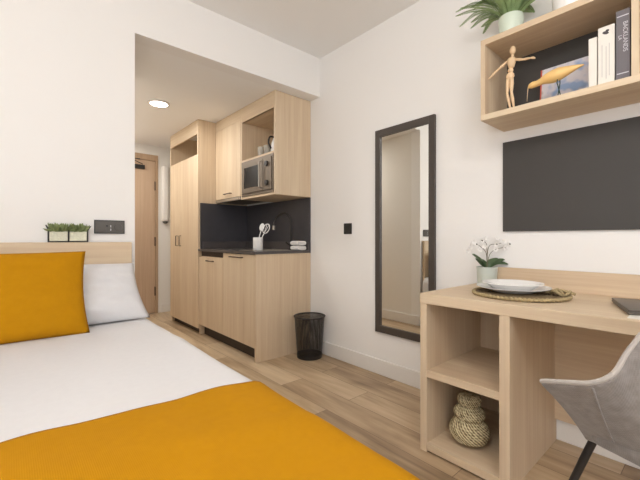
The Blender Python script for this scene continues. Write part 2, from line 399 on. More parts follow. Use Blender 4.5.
# hall door
d = sroot('door_1', ((DX0+DX1)/2, YE, 0))
obj('door_leaf', box(B(), DX0+.035, DX1-.008, YE+.004, YE+.05, .008, DZ-.035, .002), hall_oak, d)
fb = B(); box(fb, DX0-.045, DX0+.033, YE-.012, YE+.08, 0, DZ+.045, .003); box(fb, DX1-.005, DX1+.028, YE-.012, YE+.08, 0, DZ+.045, .003); box(fb, DX0+.033, DX1-.005, YE-.012, YE+.08, DZ-.033, DZ+.045, .003)
obj('door_frame', fb, wood('door_frame_wood', 'z', srgb(196, 168, 138), srgb(168, 138, 108)), d)
for z in (.30, .97, 1.72):
    h = B(); tube(h, [(DX1-.008, YE-.004, z-.06), (DX1-.008, YE-.004, z+.06)], .011, 8); obj('hinge', h, 'handle', d)
hd = B(); tube(hd, [(DX0+.09, YE+.02, 1.02), (DX0+.09, YE-.03, 1.02), (DX0+.20, YE-.035, 1.02)], .009, 8, 3)
obj('door_handle', hd, 'steel', d, smooth=True)
dc = B(); box(dc, 1.17, 1.36, YE-.02, YE+.02, 1.93, 1.985, .006); tube(dc, [(1.33, YE-.03, 1.99), (1.16, YE-.07, 2.045), (1.30, YE-.01, 2.06)], .006, 6)
obj('door_closer', dc, 'black', d)

# ============================================================ CEILING LIGHTS
def ceiling_light(name, x, y, z, r, label, glow='lampglow', group=None):
    t = thing(name, label, 'ceiling light', (x, y, z), group=group)
    obj('rim', lathe(B(), [(r, -.002), (r+.018, -.001), (r+.02, -.008), (r+.004, -.014), (r, -.012), (r, -.002)], 40, (x, y, z)), 'trim', t, smooth=True)
    obj('diffuser', lathe(B(), [(r*.999, -.002), (r*.999, -.010), (.001, -.010)], 40, (x, y, z)), glow, t)
    return t
ceiling_light('recessed_downlight', 1.046, 3.46, ZK, .075, 'round lit downlight in the lower kitchenette ceiling, the nearer one')
ceiling_light('recessed_downlight', 0.80, 4.50, ZK, .075, 'added round downlight, out of view, far down the hall ceiling near the door')  # added downlight, hidden behind the end of the back wall
for (x, y, l) in ((.1, -.7, 'added opal globe lamp, out of view, nearest the front window'), (-.50, .15, 'added opal globe lamp, out of view, above the bed')):
    t = thing('added_globe_lamp', l, 'ceiling light', (x, y, ZC-.35))  # lamps added out of view to lift ceiling and walls
    obj('ceiling_rose', lathe(B(), [(.06, 0), (.06, -.02), (.02, -.03), (.001, -.03)], 32, (x, y, ZC)), 'trim', t, smooth=True)
    c = B(); tube(c, [(x, y, ZC-.03), (x, y, ZC-.13)], .008, 8); obj('stem', c, 'trim', t)
    c = B(); ell(c, (x, y, ZC-.25), .13, .13, .12, seg=32); obj('globe', c, 'globe', t, smooth='all')

# ============================================================ KITCHENETTE
YK = 2.505; YS = 3.092; YT = 3.648; YTE = 4.50
XU = 1.687; XB = 1.502; XT = 1.492; g = .002
# --- tall cabinet
t = thing('tall_cabinet', 'tall oak wardrobe cabinet with twin doors and an open top niche', 'cabinet', ((XT+W)/2, (YT+YTE)/2, 0))
c = B()
box(c, XT+.02, W-g, YT+g, YT+.02, 0, ZK-g)                       # near side
box(c, XT+.02, W-g, YTE-.02, YTE, 0, ZK-g)
box(c, W-.02, W-g, YT+.02, YTE-.02, .07, ZK-g)
box(c, XT+.02, W-.02, YT+.02, YTE-.02, 1.86, 1.885)
box(c, XT+.02, W-.02, YT+.02, YTE-.02, .07, .09)
obj('body', c, oak['z'], t)
f = B(); box(f, XT, XT+.02, YT+g, YTE, 2.11, ZK-g, .001); box(f, XT, XT+.02, YT+g, YT+.022, 1.897, 2.11); box(f, XT, XT+.02, YTE-.022, YTE, 1.897, 2.11)
obj('niche_frame', f, oak['y'], t)
obj('plinth', box(B(), XT+.05, XT+.066, YT+.02, YTE-.02, 0, .07), 'plinth', t)
ym = (YT+YTE)/2 + .12
for (a, b_, hy) in ((YT+.003, ym-.0015, ym-.055), (ym+.0015, YTE-.003, ym+.055)):
    dr = obj('door', box(B(), XT, XT+.019, a, b_, .066, 1.894, .0012, 1), oak['z'], t)
    h = B(); tube(h, [(XT-.001, hy, .925), (XT-.022, hy, .925), (XT-.022, hy, 1.04), (XT-.001, hy, 1.04)], .0055, 8)
    obj('handle', h, 'handle', dr)
# --- upper cabinet with door
t = thing('wall_cabinet', 'closed oak wall cabinet with a small handle, beside the tall cabinet', 'cabinet', ((XU+W)/2, (YS+YT)/2, 1.40))
c = B(); box(c, XU+.02, W-g, YS+.001, YT-.001, 1.425, ZK-g); obj('body', c, oak['z'], t)
obj('filler', box(B(), XU, XU+.02, YS+.001, YT-.001, 2.155, ZK-g), oak['y'], t)
dr = obj('door', box(B(), XU-.002, XU+.019, YS+.003, YT-.004, 1.42, 2.152, .0012, 1), oak['z'], t)
h = B(); tube(h, [(XU-.001, 3.28, 1.462), (XU-.024, 3.285, 1.462), (XU-.024, 3.415, 1.462), (XU-.001, 3.42, 1.462)], .0055, 8); obj('handle', h, 'handle', dr)
# --- hood under it
t = thing('range_hood', 'slim built-in metal range hood under the closed wall cabinet', 'range hood', (1.88, (YS+YT)/2, 1.385))
obj('body', box(B(), XU+.012, W-.03, YS+.01, YT-.01, 1.392, 1.424, .003), 'steel', t)
obj('front_rail', box(B(), XU-.004, XU+.012, YS+.012, YT-.012, 1.386, 1.415, .003), 'steel', t)
fl = B()
for k in range(14): box(fl, XU+.06, W-.1, YS+.06+k*.031, YS+.078+k*.031, 1.3885, 1.392)
obj('filter', fl, 'mwframe', t)
# --- upper open unit with microwave
t = thing('open_wall_cabinet', 'oak wall unit with an open niche above the built-in microwave', 'cabinet', ((XU+W)/2, (YK+YS)/2, 1.38))
for a in (YK, YS-.021): obj('side_panel', box(B(), XU, W-g, a, a+.02, 1.382, ZK-g, .001, 1), oak['z'], t)
for n_, a, b_ in (('bottom_board', 1.382, 1.402), ('shelf', 1.735, 1.753), ('top_board', 2.118, 2.136)): obj(n_, box(B(), XU+.003, W-g, YK+.02, YS-.021, a, b_), oak['y'], t)
obj('back_panel', box(B(), W-.014, W-g, YK+.02, YS-.02, 1.402, 2.24), oak['z'], t)
obj('filler', box(B(), XU+.001, XU+.018, YK+.02, YS-.02, 2.118, ZK-g), oak['y'], t)
# --- microwave
my0, my1, mz0, mz1 = YK+.022, YS-.022, 1.404, 1.733
t = thing('microwave', 'built-in steel microwave with dark window and two black knobs', 'microwave', (1.85, (my0+my1)/2, mz0))
obj('body', box(B(), XU+.02, W-.03, my0+.01, my1-.01, mz0, mz1-.006), 'black', t)
tf = B()
for (a, b_, c0, c1) in ((my0, my1, mz0, mz0+.022), (my0, my1, mz1-.024, mz1), (my0, my0+.02, mz0+.022, mz1-.024), (my1-.02, my1, mz0+.022, mz1-.024)): box(tf, XU-.004, XU+.02, a, b_, c0, c1, .001, 1)
obj('trim_frame', tf, 'mwframe', t)
dsp = my0+.15
dr = obj('door', box(B(), XU-.014, XU+.018, dsp+.002, my1-.022, mz0+.024, mz1-.026, .003), 'mwframe', t)
obj('window', box(B(), XU-.0155, XU-.013, dsp+.055, my1-.065, mz0+.072, mz1-.066, .0005, 1), 'blackglass', dr)
h = B(); tube(h, [(XU-.014, dsp+.024, mz0+.05), (XU-.04, dsp+.024, mz0+.055), (XU-.04, dsp+.024, mz1-.055), (XU-.014, dsp+.024, mz1-.05)], .006, 8); obj('door_handle', h, 'steel', dr)
cp = obj('control_panel', box(B(), XU-.012, XU+.018, my0+.022, dsp, mz0+.024, mz1-.026, .002), 'mwframe', t)
for z in (mz0+.085, mz1-.08):
    k = B(); lathe(k, [(.024, 0), (.022, .016), (.001, .017)], 24, (XU-.012, (my0+.022+dsp)/2, z), mat=Matrix.Rotation(R(-90), 4, 'Y')); obj('knob', k, 'black', cp, smooth=True)
# --- base cabinets
t = thing('base_cabinet', 'oak base cabinet with a dark gap above its door, beside the tall cabinet', 'cabinet', (1.79, (YS+YT)/2, 0))
obj('body', box(B(), XB+.02, W-g, YS+.001, YT-.001, .115, .825), oak['z'], t)
obj('recess', box(B(), XB+.03, W-.03, YS+.004, YT-.004, .825, .877), 'plinth', t)
dr = obj('door', box(B(), XB, XB+.019, YS+.0025, YT-.003, .112, .815, .0012, 1), oak['z'], t)
h = B(); tube(h, [(XB-.001, 3.29, .785), (XB-.022, 3.295, .785), (XB-.022, 3.43, .785), (XB-.001, 3.435, .785)], .0055, 8); obj('handle', h, 'handle', dr)
obj('plinth', box(B(), XB+.06, XB+.076, YS, YT, 0, .112), 'plinth', t)
t = thing('base_cabinet', 'oak base cabinet under the sink, nearest the mesh bin', 'cabinet', (1.79, (YK+YS)/2, 0))
obj('body', box(B(), XB+.02, W-g, YK+.022, YS-.001, .115, .70), oak['z'], t)
obj('end_panel', box(B(), XB-.001, W-g, YK, YK+.021, 0, .877, .001, 1), oak['z'], t)
dr = obj('door', box(B(), XB, XB+.019, YK+.024, YS-.0025, .112, .872, .0012, 1), oak['z'], t)
h = B(); tube(h, [(XB-.001, 2.715, .845), (XB-.022, 2.72, .845), (XB-.022, 2.93, .845), (XB-.001, 2.935, .845)], .0055, 8); obj('handle', h, 'handle', dr)
obj('plinth', box(B(), XB+.06, XB+.076, YK+.021, YS, 0, .112), 'plinth', t)
# --- worktop with sink hole
sy0, sy1, sx0, sx1 = 2.60, 2.93, 1.60, 1.93
wt = thing('worktop', 'thin dark stone worktop with upstand, over the base cabinets', 'worktop', (1.79, 3.07, .877))
c = B(); z0, z1 = .8775, .90; e0 = XB-.012
box(c, e0, sx0, YK-.006, YT-.002, z0, z1); box(c, sx1, W-.016, YK-.006, YT-.002, z0, z1); box(c, sx0, sx1, YK-.006, sy0, z0, z1); box(c, sx0, sx1, sy1, YT-.002, z0, z1)
obj('slab', c, 'top', wt)
u = B(); box(u, W-.034, W-.0165, YK, YT-.002, .9005, .975, .002); box(u, XB+.03, W-.035, YT-.036, YT-.018, .9005, .975, .002)
obj('upstand', u, 'top', wt)
solo('backsplash', box(B(), W-.015, W-.001, YK, YT-.002, .877, 1.381), 'splash', 'charcoal backsplash panel behind the faucet and folded towels', 'backsplash')
solo('backsplash', box(B(), XB+.012, W-.016, YT-.017, YT-.001, .9005, 1.381), 'splash', 'charcoal backsplash panel on the side of the tall cabinet, left of the utensil pot', 'backsplash')
t = thing('sink', 'small steel sink set into the dark worktop', 'sink', ((sx0+sx1)/2, (sy0+sy1)/2, .72))
c = B()
box(c, sx0-.012, sx0+.004, sy0-.012, sy1+.012, .9002, .9035); box(c, sx1-.004, sx1+.012, sy0-.012, sy1+.012, .9002, .9035)
box(c, sx0+.004, sx1-.004, sy0-.012, sy0+.004, .9002, .9035); box(c, sx0+.004, sx1-.004, sy1-.004, sy1+.012, .9002, .9035); obj('rim', c, 'steel', t)
c = B(); box(c, sx0+.002, sx0+.004, sy0+.002, sy1-.002, .74, .9002); box(c, sx1-.004, sx1-.002, sy0+.002, sy1-.002, .74, .9002); box(c, sx0+.004, sx1-.004, sy0+.002, sy0+.004, .74, .9002); box(c, sx0+.004, sx1-.004, sy1-.004, sy1-.002, .74, .9002); box(c, sx0+.002, sx1-.002, sy0+.002, sy1-.002, .738, .74)
obj('basin', c, 'steel', t)
t = thing('faucet', 'tall dark gooseneck faucet behind the sink', 'faucet', (1.99, 2.69, .90))
c = B(); lathe(c, [(.026, 0), (.026, .006), (.018, .012), (.017, .06), (.001, .062)], 20, (1.99, 2.69, .9005)); obj('base', c, 'metalblack', t, smooth=True)
c = B(); tube(c, [(1.99, 2.69, .955), (1.99, 2.69, 1.13), (1.985, 2.70, 1.20), (1.955, 2.735, 1.245), (1.92, 2.80, 1.225), (1.90, 2.83, 1.17), (1.895, 2.835, 1.13)], .011, 10, 5); obj('spout', c, 'metalblack', t, smooth=True)
c = B(); tube(c, [(1.895, 2.835, 1.13), (1.893, 2.838, 1.09)], .014, 12); obj('spray_head', c, 'steel', t, smooth=True)
c = B(); tube(c, [(1.985, 2.70, .94), (1.95, 2.72, .975)], .006, 8); obj('lever', c, 'metalblack', t, smooth=True)
# utensil holder and utensils
ux, uy = 1.70, 2.80
t = thing('utensil_holder', 'white cylindrical utensil pot on the dark worktop', 'utensil holder', (ux, uy, .90))
obj('pot', lathe(B(), [(.001, .0005), (.043, .0005), (.045, .004), (.045, .118), (.041, .118), (.040, .008), (.001, .008)], 28, (ux, uy, .90)), 'ceramic', t, smooth=True)
def spoon(name, label, top, tip, bx=.016, bz=.028, ring=False):
    base = Vector(tip); tp = Vector(top); bm = B()
    tube(bm, [base, tp], .0042, 8)
    dv = (tp-base).normalized(); yy = Vector((-.52, -.85, 0)); xx = yy.cross(dv).normalized(); yy = dv.cross(xx)
    rot = Matrix((xx, yy, dv)).transposed().to_4x4()
    if ring:
        pts = [tp + (rot @ Vector((bx*math.cos(a), 0, bz + bz*math.sin(a)))) for a in [2*PI*k/18 - PI/2 for k in range(18)]]
        tube(bm, pts, .004, 8, closed=True)
        for q in (-.35, .35): tube(bm, [tp, tp+(rot @ Vector((bx*q, 0, bz*2*.93)))], .0028, 6)
    else:
        ell(bm, tp + dv*bz, bx, .005, bz, rot)
    solo(name, bm, 'ceramic', label, 'utensil', loc=tuple(base), group='utensils in the white pot', smooth=True)
spoon('ladle', 'white spoon leaning left in the white utensil pot', (ux+.015, uy-.025, 1.075), (ux-.012, uy+.014, .9095), .022, .036)
spoon('slotted_turner', 'white loop-headed utensil leaning right in the white pot', (ux+.03, uy-.055, 1.055), (ux-.012, uy+.002, .9095), .026, .045, True)
# towels
for k, lab in ((0, 'folded white towel, lower of the two beside the sink'), (1, 'folded white towel, upper of the two beside the sink')):
    c = B(); z = .9008 + k*.043
    def tw(a, v, k=k, z=z):
        ang = 2*PI*a; y = 2.372 + 0*v
        px = .055*(abs(math.cos(ang))**.5)*(1 if math.cos(ang) > 0 else -1); pz = .020*(abs(math.sin(ang))**.6)*(1 if math.sin(ang) > 0 else -1)
        e = 1 - .12*abs(2*v-1)**8
        return Vector((1.985+px*e*.9 + .002*math.sin(9*v), 2.512+ .125*v, z+.0205+pz*e+.0015*math.sin(14*v+k)))
    grid(c, 28, 14, tw)
    bmesh.ops.remove_doubles(c, verts=c.verts, dist=1e-5); bmesh.ops.holes_fill(c, edges=[e for e in c.edges if e.is_boundary]); bmesh.ops.recalc_face_normals(c, faces=c.faces[:])
    solo('folded_towel', c, 'towel', lab, 'towel', group='folded white towels by the sink', smooth=True)
# niche ware
for (x, y, lab) in ((1.735, 2.80, 'clear glass cup in the niche, farthest from the end panel'), (1.745, 2.715, 'clear glass cup in the niche, middle of the front row'), (1.82, 2.78, 'clear glass cup in the niche, standing behind the others')):
    solo('drinking_glass', lathe(B(), [(.001, 0), (.028, 0), (.034, .085), (.0315, .085), (.026, .006), (.001, .006)], 24, (x, y, 1.7535)), plain('pale_glassware', srgb(225, 220, 208), .1, trans=.55, ior=1.4) if x == 1.735 else bpy.data.materials['pale_glassware'], lab, 'glass', smooth=True)
t = thing('kettle', 'pale kettle with black lid and handle on the niche shelf', 'kettle', (1.80, 2.61, 1.7535))
kx, ky, kz = 1.80, 2.615, 1.7535
obj('body', lathe(B(), [(.001, .012), (.066, .012), (.072, .03), (.066, .09), (.05, .135), (.044, .145), (.001, .146)], 32, (kx, ky, kz)), 'ceramic', t, smooth=True)
obj('base', lathe(B(), [(.001, 0), (.07, 0), (.07, .011), (.001, .0115)], 32, (kx, ky, kz)), 'black', t, smooth=True)
obj('lid', lathe(B(), [(.046, .146), (.04, .158), (.012, .164), (.011, .178), (.001, .182)], 24, (kx, ky, kz)), 'black', t, smooth=True)
c = B(); tube(c, [(kx-.045, ky, kz+.14), (kx-.085, ky+.01, kz+.14), (kx-.10, ky+.012, kz+.09), (kx-.075, ky+.01, kz+.04)], .008, 10, 4); obj('handle', c, 'black', t, smooth=True)
c = B(); tube(c, [(kx+.05, ky, kz+.09), (kx+.09, ky, kz+.125)], [.016, .009], 10); obj('spout', c, 'ceramic', t, smooth=True)
# tall narrow white box on the far wall
t = thing('wall_unit', 'tall narrow white unit on the hall wall between door and cabinet', 'wall unit', (1.645, YE-.03, 1.22))
c = B(); box(c, 1.565, 1.66, YE-.07, YE-.001, 1.24, 2.0, .03, 4); obj('body', c, 'hallwall', t, smooth=True)
c = B(); ell(c, (1.612, YE-.04, 1.235), .035, .025, .022); obj('end_cap', c, 'plate', t, smooth=True)

# ============================================================ BIN
bx, by = 1.93, 2.345
t = thing('waste_bin', 'round black wire mesh waste bin beside the kitchen cabinet', 'bin', (bx, by, 0))
prof = [(.105 + (.128-.105)*i/10, .012 + .333*i/10) for i in range(11)]
obj('mesh_wall', lathe(B(), prof, 48, (bx, by, 0), uv=(95, 42)), 'mesh', t, smooth='all')
c = B(); tube(c, [(bx+.129*math.cos(a), by+.129*math.sin(a), .348) for a in [2*PI*k/48 for k in range(48)]], .0065, 8, closed=True); obj('rim', c, 'metalblack', t, smooth=True)
obj('base', lathe(B(), [(.001, .001), (.106, .001), (.109, .03), (.106, .03), (.103, .006), (.001, .006)], 40, (bx, by, 0)), 'metalblack', t, smooth=True)

# ============================================================ RIGHT WALL ITEMS
# mirror (its glass sits a hair askew in the frame)
MYAW = -0.85
ya, yb, za, zb = 1.237, 1.727, .316, 1.804
t = thing('wall_mirror', 'tall rectangular wall mirror in a dark brown frame', 'mirror', (W, (ya+yb)/2, za))
fwd = .043; c = B()
box(c, W-.024, W-.001, ya, ya+fwd, za, zb, .002); box(c, W-.024, W-.001, yb-fwd, yb, za, zb, .002); box(c, W-.024, W-.001, ya+fwd, yb-fwd, za, za+fwd+.008, .002); box(c, W-.024, W-.001, ya+fwd, yb-fwd, zb-fwd-.008, zb, .002)
obj('frame', c, 'dark', t)
gm = B(); box(gm, -.002, .002, -(yb-ya)/2+fwd-.006, (yb-ya)/2-fwd+.006, za+fwd, zb-fwd, mat=Matrix.Translation((W-.011, (ya+yb)/2, 0)) @ Matrix.Rotation(R(MYAW), 4, 'Z'))
obj('glass', gm, 'mirror', t)
# light switch
t = thing('light_switch', 'small square black light switch between kitchenette and mirror', 'light switch', (W, 2.03, 1.04))
obj('plate', box(B(), W-.009, W-.001, 1.985, 2.072, 1.042, 1.13, .003), 'black', t)
obj('rocker', box(B(), W-.013, W-.009, 2.002, 2.055, 1.058, 1.114, .002), 'black', t)
# board
solo('wall_board', box(B(), W-.014, W-.001, -.38, .821, 1.043, 1.535, .001, 1), 'board', 'large flat charcoal board on the wall above the desk', 'board')

# socket plate over headboard
t = thing('socket_plate', 'wide dark grey socket plate on the wall above the headboard', 'socket plate', (.443, YB, 1.036))
obj('plate', box(B(), .368, .519, YB-.009, YB-.001, 1.036, 1.108, .002), 'plate', t)
obj('frame', (lambda q: (box(q, .366, .521, YB-.011, YB-.001, 1.106, 1.111), box(q, .366, .521, YB-.011, YB-.001, 1.033, 1.038), box(q, .366, .370, YB-.011, YB-.001, 1.038, 1.106), box(q, .517, .521, YB-.011, YB-.001, 1.038, 1.106), q)[-1])(B()), 'black', t)
obj('rocker', box(B(), .378, .425, YB-.013, YB-.009, 1.046, 1.098, .002), 'plate', t)
c = B(); lathe(c, [(.006, 0), (.005, .006), (.001, .006)], 12, (.4285, YB-.009, 1.078), mat=Matrix.Rotation(R(90), 4, 'X')); obj('button', c, 'black', t)
c = B(); box(c, .446, .451, YB-.0095, YB-.0085, 1.05, 1.062); box(c, .446, .451, YB-.0095, YB-.0085, 1.07, 1.082); obj('usb_port', c, 'letter', t)
c = B(); lathe(c, [(.021, 0), (.020, .002), (.019, -.004), (.001, -.004)], 24, (.488, YB-.0095, 1.072), mat=Matrix.Rotation(R(90), 4, 'X')); obj('socket', c, 'plate', t, smooth=True)

# ============================================================ BED
t = thing('bed', 'wide bed with an oak headboard against the back wall', 'bed', (-.1, 1.35, 0))
BX0, BX1, BY0 = -.80, .575, .20
obj('headboard', box(B(), -1.30, .553, 2.338, YB-.016, .12, .984, .003), oak['x'], t)
obj('base', box(B(), BX0, BX1-.01, BY0+.02, 2.336, .10, .30, .01), 'white_cloth', t)
obj('mattress', box(B(), BX0, BX1-.008, BY0+.01, 2.335, .302, .525, .04, 4), 'white_cloth', t, smooth=True)
for x in (BX0+.08, BX1-.1):
    for y in (BY0+.1, 2.25): obj('leg', lathe(B(), [(.001, 0), (.022, 0), (.03, .10), (.001, .10)], 16, (x, y, 0)), 'plinth', t, smooth=True)
def drape(x0, x1, y0, y1, ztop, drop, off, seedv, amp, rr=.055, yend=None, foot=False, nu=110, nv=90, slope=0):
    """cloth over the bed: flat top, rounded over the right and left edges and hanging by drop"""
    bm = B(); flat = (x1-x0) - 2*rr; arc = PI/2*rr; tot = 2*(drop+arc) + flat
    def fn(a, v):
        s = a*tot
        def sec(s):
            if s < drop: return (x0, ztop-rr-(drop-s))
            s -= drop
            if s < arc: q = s/rr; return (x0+rr-rr*math.cos(q), ztop-rr+rr*math.sin(q))
            s -= arc
            if s < flat: return (x0+rr+s, ztop)
            s -= flat
            if s < arc: q = s/rr; return (x1-rr+rr*math.sin(q), ztop-rr+rr*math.cos(q))
            s -= arc; return (x1, ztop-rr-s)
        x, z = sec(s)
        L = (y1-y0) + (drop+.0 if foot else 0)
        l = v*L; yy = y1 + slope*x - l*(1 + slope*x/(y1-y0)); 
        if foot and yy < y0:
            ex = y0-yy; q = min(ex/rr, PI/2); yy = y0 - rr*math.sin(q) ; zz = -rr*(1-math.cos(q)) - max(0, ex-rr*PI/2); z = z+zz if z > ztop-.5*rr else z
        p = Vector((x, yy, z))
        n = noise.noise(Vector((x*3.1+seedv, yy*2.3, z*2)))*amp + noise.noise(Vector((x*9+seedv, yy*4.5, z*4)))*amp*.45
        w1 = max(0, noise.noise(Vector((x*2+yy*5+seedv, yy*1.2-x*1.5, 1.3))))*amp*.9
        side = abs(x-x1) < rr*.7 and z < ztop-rr*.5
        if side: p.x += (n+w1)*1.2 + .5*amp*math.sin(yy*21+seedv) + (ztop-z)*.02
        else: p.z += n + w1
        p.z += off
        p.x += off if x > (x0+x1)/2 else -off
        if x > 0: p.x -= .035*max(0, 1.0-yy)/.8
        return p
    grid(bm, nu, nv, fn); return bm
solo('duvet', drape(BX0-.02, .604, .24, 2.315, .548, .24, 0, 3.1, .007), 'white_cloth', 'smooth white duvet spread over the bed under the ochre throw', 'duvet', smooth='all', mods=(('SOLIDIFY', dict(thickness=.012, offset=-1)),))
solo('throw_blanket', drape(BX0-.03, .606, .22, 1.008, .552, .20, .008, 8.4, .011, slope=-.09, nv=70), 'ochre', 'plain ochre yellow throw laid across the foot of the bed', 'blanket', smooth='all', mods=(('SOLIDIFY', dict(thickness=.008, offset=-1)),))
def pillow_bm(w, h, th, n=40, seedv=0, amp=.006, flat=0, sag=0, trap=0):
    bm = B()
    def surf(sgn):
        def fn(a, b_):
            x = (a-.5)*2; y = (b_-.5)*2
            e = max(0, (1-abs(x)**3.2))**.55 * max(0, (1-abs(y)**3.2))**.55
            pin = 1 - .0*(1-x*x)*(abs(y)**3)
            px = x*w/2*(1-.05*(1-y*y)*abs(x)**4); py = y*h/2*(1-.025*(1-x*x)*abs(y)**4)
            if trap: px *= 1 + trap*(1-b_)
            nz = noise.noise(Vector((x*2.2+seedv, y*2.4, sgn)))*amp + noise.noise(Vector((x*6+seedv, y*5, sgn)))*amp*.5
            pz = sgn*(th/2*e + nz*e)
            return Vector((px, pz, py + h/2 - sag*(1-x*x)*max(0, y)**2))
        return fn
    grid(bm, n, n, surf(1)); grid(bm, n, n, surf(-1))
    bmesh.ops.remove_doubles(bm, verts=bm.verts, dist=.0008); bmesh.ops.recalc_face_normals(bm, faces=bm.faces[:]); return bm
o = solo('pillow', pillow_bm(.78, .345, .15, seedv=2.5, amp=.02, trap=.10), 'white_cloth', 'white pillow propped against the headboard behind the ochre cushion', 'pillow', loc=(0, 0, 0), smooth='all')
o.location = (.160, 2.098, .570); o.rotation_euler = (R(-32), 0, 0)
# cushion with piped edge
t = thing('cushion', 'large rectangular ochre cushion leaning on the white pillow', 'cushion', (-.063, 1.965, .563))
cu = obj('cover', pillow_bm(.70, .40, .13, seedv=6.1, amp=.012), 'ochre', t, smooth='all'); cu.data.transform(Matrix.Translation((-.063, 1.965, .563)))
t.rotation_euler = (R(-19), 0, 0)
# planters
def tuft(bm, c, r, n, hmin, hmax, spread, lw=.006):
    for k in range(n):
        a = random.uniform(0, 2*PI); q = random.uniform(.1, 1)**.6
        base = Vector((c[0]+r*.6*q*math.cos(a), c[1]+r*.45*q*math.sin(a), c[2]))
        top = base + Vector((spread*q*math.cos(a), spread*.7*q*math.sin(a), random.uniform(hmin, hmax)))
        d_ = (top-base); s = d_.cross(Vector((random.uniform(-1, 1), random.uniform(-1, 1), .2))); s.normalize(); s *= lw
        m_ = base + d_*.6
        v = [bm.verts.new(p) for p in (base-s*.3, base+s*.3, m_+s, top, m_-s)]
        bm.faces.new(v)
hz = .9845; cy_ = 2.355
t = thing('wire_planter', 'black wire planter frame holding two square pots on the headboard', 'planter frame', (.24, cy_-.005, hz))
c = B(); x0, x1, yy0, yy1 = .157, .331, 2.339, 2.371
xs = (x0, (x0+x1)/2, x1)
for yy in (yy0, yy1):
    tube(c, [(x0, yy, hz+.0025), (x1, yy, hz+.0025)], .0025, 6)
    for x in xs: tube(c, [(x, yy, hz+.0025), (x, yy, hz+.066)], .0025, 6)
tube(c, [(x0, yy0, hz+.066), (x0-.012, yy0-.004, hz+.09)], .003, 6); tube(c, [(x1, yy0, hz+.066), (x1+.012, yy0-.004, hz+.088)], .003, 6)
for x in xs: tube(c, [(x, yy0, hz+.0025), (x, yy1, hz+.0025)], .0025, 6)
obj('wire_frame', c, 'metalblack', t)
for (a, b_, lab) in ((x0+.004, xs[1]-.004, 'square pebble-white pot of small green succulents, nearer the ochre cushion'), (xs[1]+.004, x1-.004, 'square pebble-white pot of small green succulents, nearer the socket plate')):
    t = thing('potted_succulent', lab, 'potted plant', ((a+b_)/2, cy_, hz+.006), group='potted succulents on the headboard')
    obj('pot', box(B(), a, b_, yy0+.003, yy1-.003, hz+.0055, hz+.058, .003), 'pebble', t)
    c = B(); tuft(c, ((a+b_)/2, cy_, hz+.056), .04, 150, .012, .052, .028, .006); tuft(c, ((a+b_)/2-.018, cy_, hz+.056), .03, 60, .012, .04, .034, .006); tuft(c, ((a+b_)/2+.018, cy_, hz+.056), .03, 60, .012, .04, .034, .006)
    obj('foliage', c, 'succ', t)

# ============================================================ DESK
XD = 1.477; DT = .744; DZ0 = .697; DY1 = .968; DY0 = -.62
t = thing('desk', 'long pale oak desk with open cubbies at its left end', 'desk', (1.77, .2, 0))
obj('desktop', box(B(), XD, W-.015, DY0, DY1, DZ0, DT, .0015, 1), oak['y'], t)
obj('upstand', box(B(), W-.034, W-.0155, DY0, .845, DT, .846, .001, 1), oak['y'], t)
pz = .0
obj('side_panel', box(B(), XD+.002, W-.016, DY1-.036, DY1-.002, pz, DZ0, .001, 1), oak['z'], t)
obj('side_panel', box(B(), XD+.002, W-.016, .563, .603, pz, DZ0, .001, 1), oak['z'], t)
obj('side_panel', box(B(), XD+.002, W-.016, DY0+.002, DY0+.036, pz, DZ0, .001, 1), oak['z'], t)
obj('shelf', box(B(), XD+.004, W-.04, .603, DY1-.036, .352, .386, .001, 1), oak['y'], t)
obj('bottom_board', box(B(), XD+.004, W-.04, .603, DY1-.036, .008, .042, .001, 1), oak['y'], t)
obj('back_panel', box(B(), W-.04, W-.022, .603, DY1-.036, .008, DZ0), oak['z'], t)
obj('modesty_panel', box(B(), W-.046, W-.028, DY0+.036, .563, .115, DZ0), oak['y'], t)
# woven gourd basket
gx, gy = 1.632, .80
t = thing('lidded_basket', 'three-tiered woven seagrass basket in the lower desk cubby', 'basket', (gx, gy, .042))
def woven(zs, rs, turns, amp=.0035):
    pr = []
    n = 46
    for i in range(n+1):
        u_ = i/n; zz = zs[0]+(zs[1]-zs[0])*u_
        k = u_*(len(rs)-1); j = min(int(k), len(rs)-2); s = k-j; s = s*s*(3-2*s) if False else s
        a0, a1, a2, a3 = rs[max(j-1, 0)], rs[j], rs[j+1], rs[min(j+2, len(rs)-1)]
        r = .5*((2*a1)+(a2-a0)*s+(2*a0-5*a1+4*a2-a3)*s*s+(3*a1-a0-3*a2+a3)*s**3)
        pr.append((max(r, .001), zz))
    def f(a, i, r, z):
        return (r + (amp*abs(math.sin(a*turns/2 + z*150)) if 0 < i < n and r > .01 else 0), z)
    return lathe(B(), pr, 144, (gx, gy, .0425), f)
obj('lower_tier', woven((0, .118), [.001, .066, .081, .086, .083, .072, .054], 26), 'basket', t, smooth='all')
obj('middle_tier', woven((.114, .178), [.054, .062, .066, .064, .056, .044], 24), 'basket', t, smooth='all')
obj('lid', woven((.178, .236), [.040, .047, .050, .048, .038, .001], 20, .003), 'basket', t, smooth='all')
# placemat, spiral rope
px, py = 1.75, .625
t = thing('placemat', 'round woven seagrass placemat under the white plates on the desk', 'placemat', (px, py, DT))
c = B(); pts = []
for k in range(578):
    a = 2*PI*k/48; r = .008 + .0148*k/48
    pts.append((px+r*math.cos(a), py+r*math.sin(a), DT+.0072))
tube(c, pts, .0072, 6); obj('coil', c, 'rope_dark', t, smooth='all')
c = B(); pts = []; rr = .192
for k in range(360):
    a = 2*PI*k/360
    pts.append((px+(rr-.002+.003*math.sin(a*70))*math.cos(a), py+(rr-.002+.003*math.sin(a*70))*math.sin(a), DT+.0095+.0025*math.cos(a*70)))
tube(c, pts, .0068, 6, closed=True); obj('braided_edge', c, 'rope', t, smooth='all')
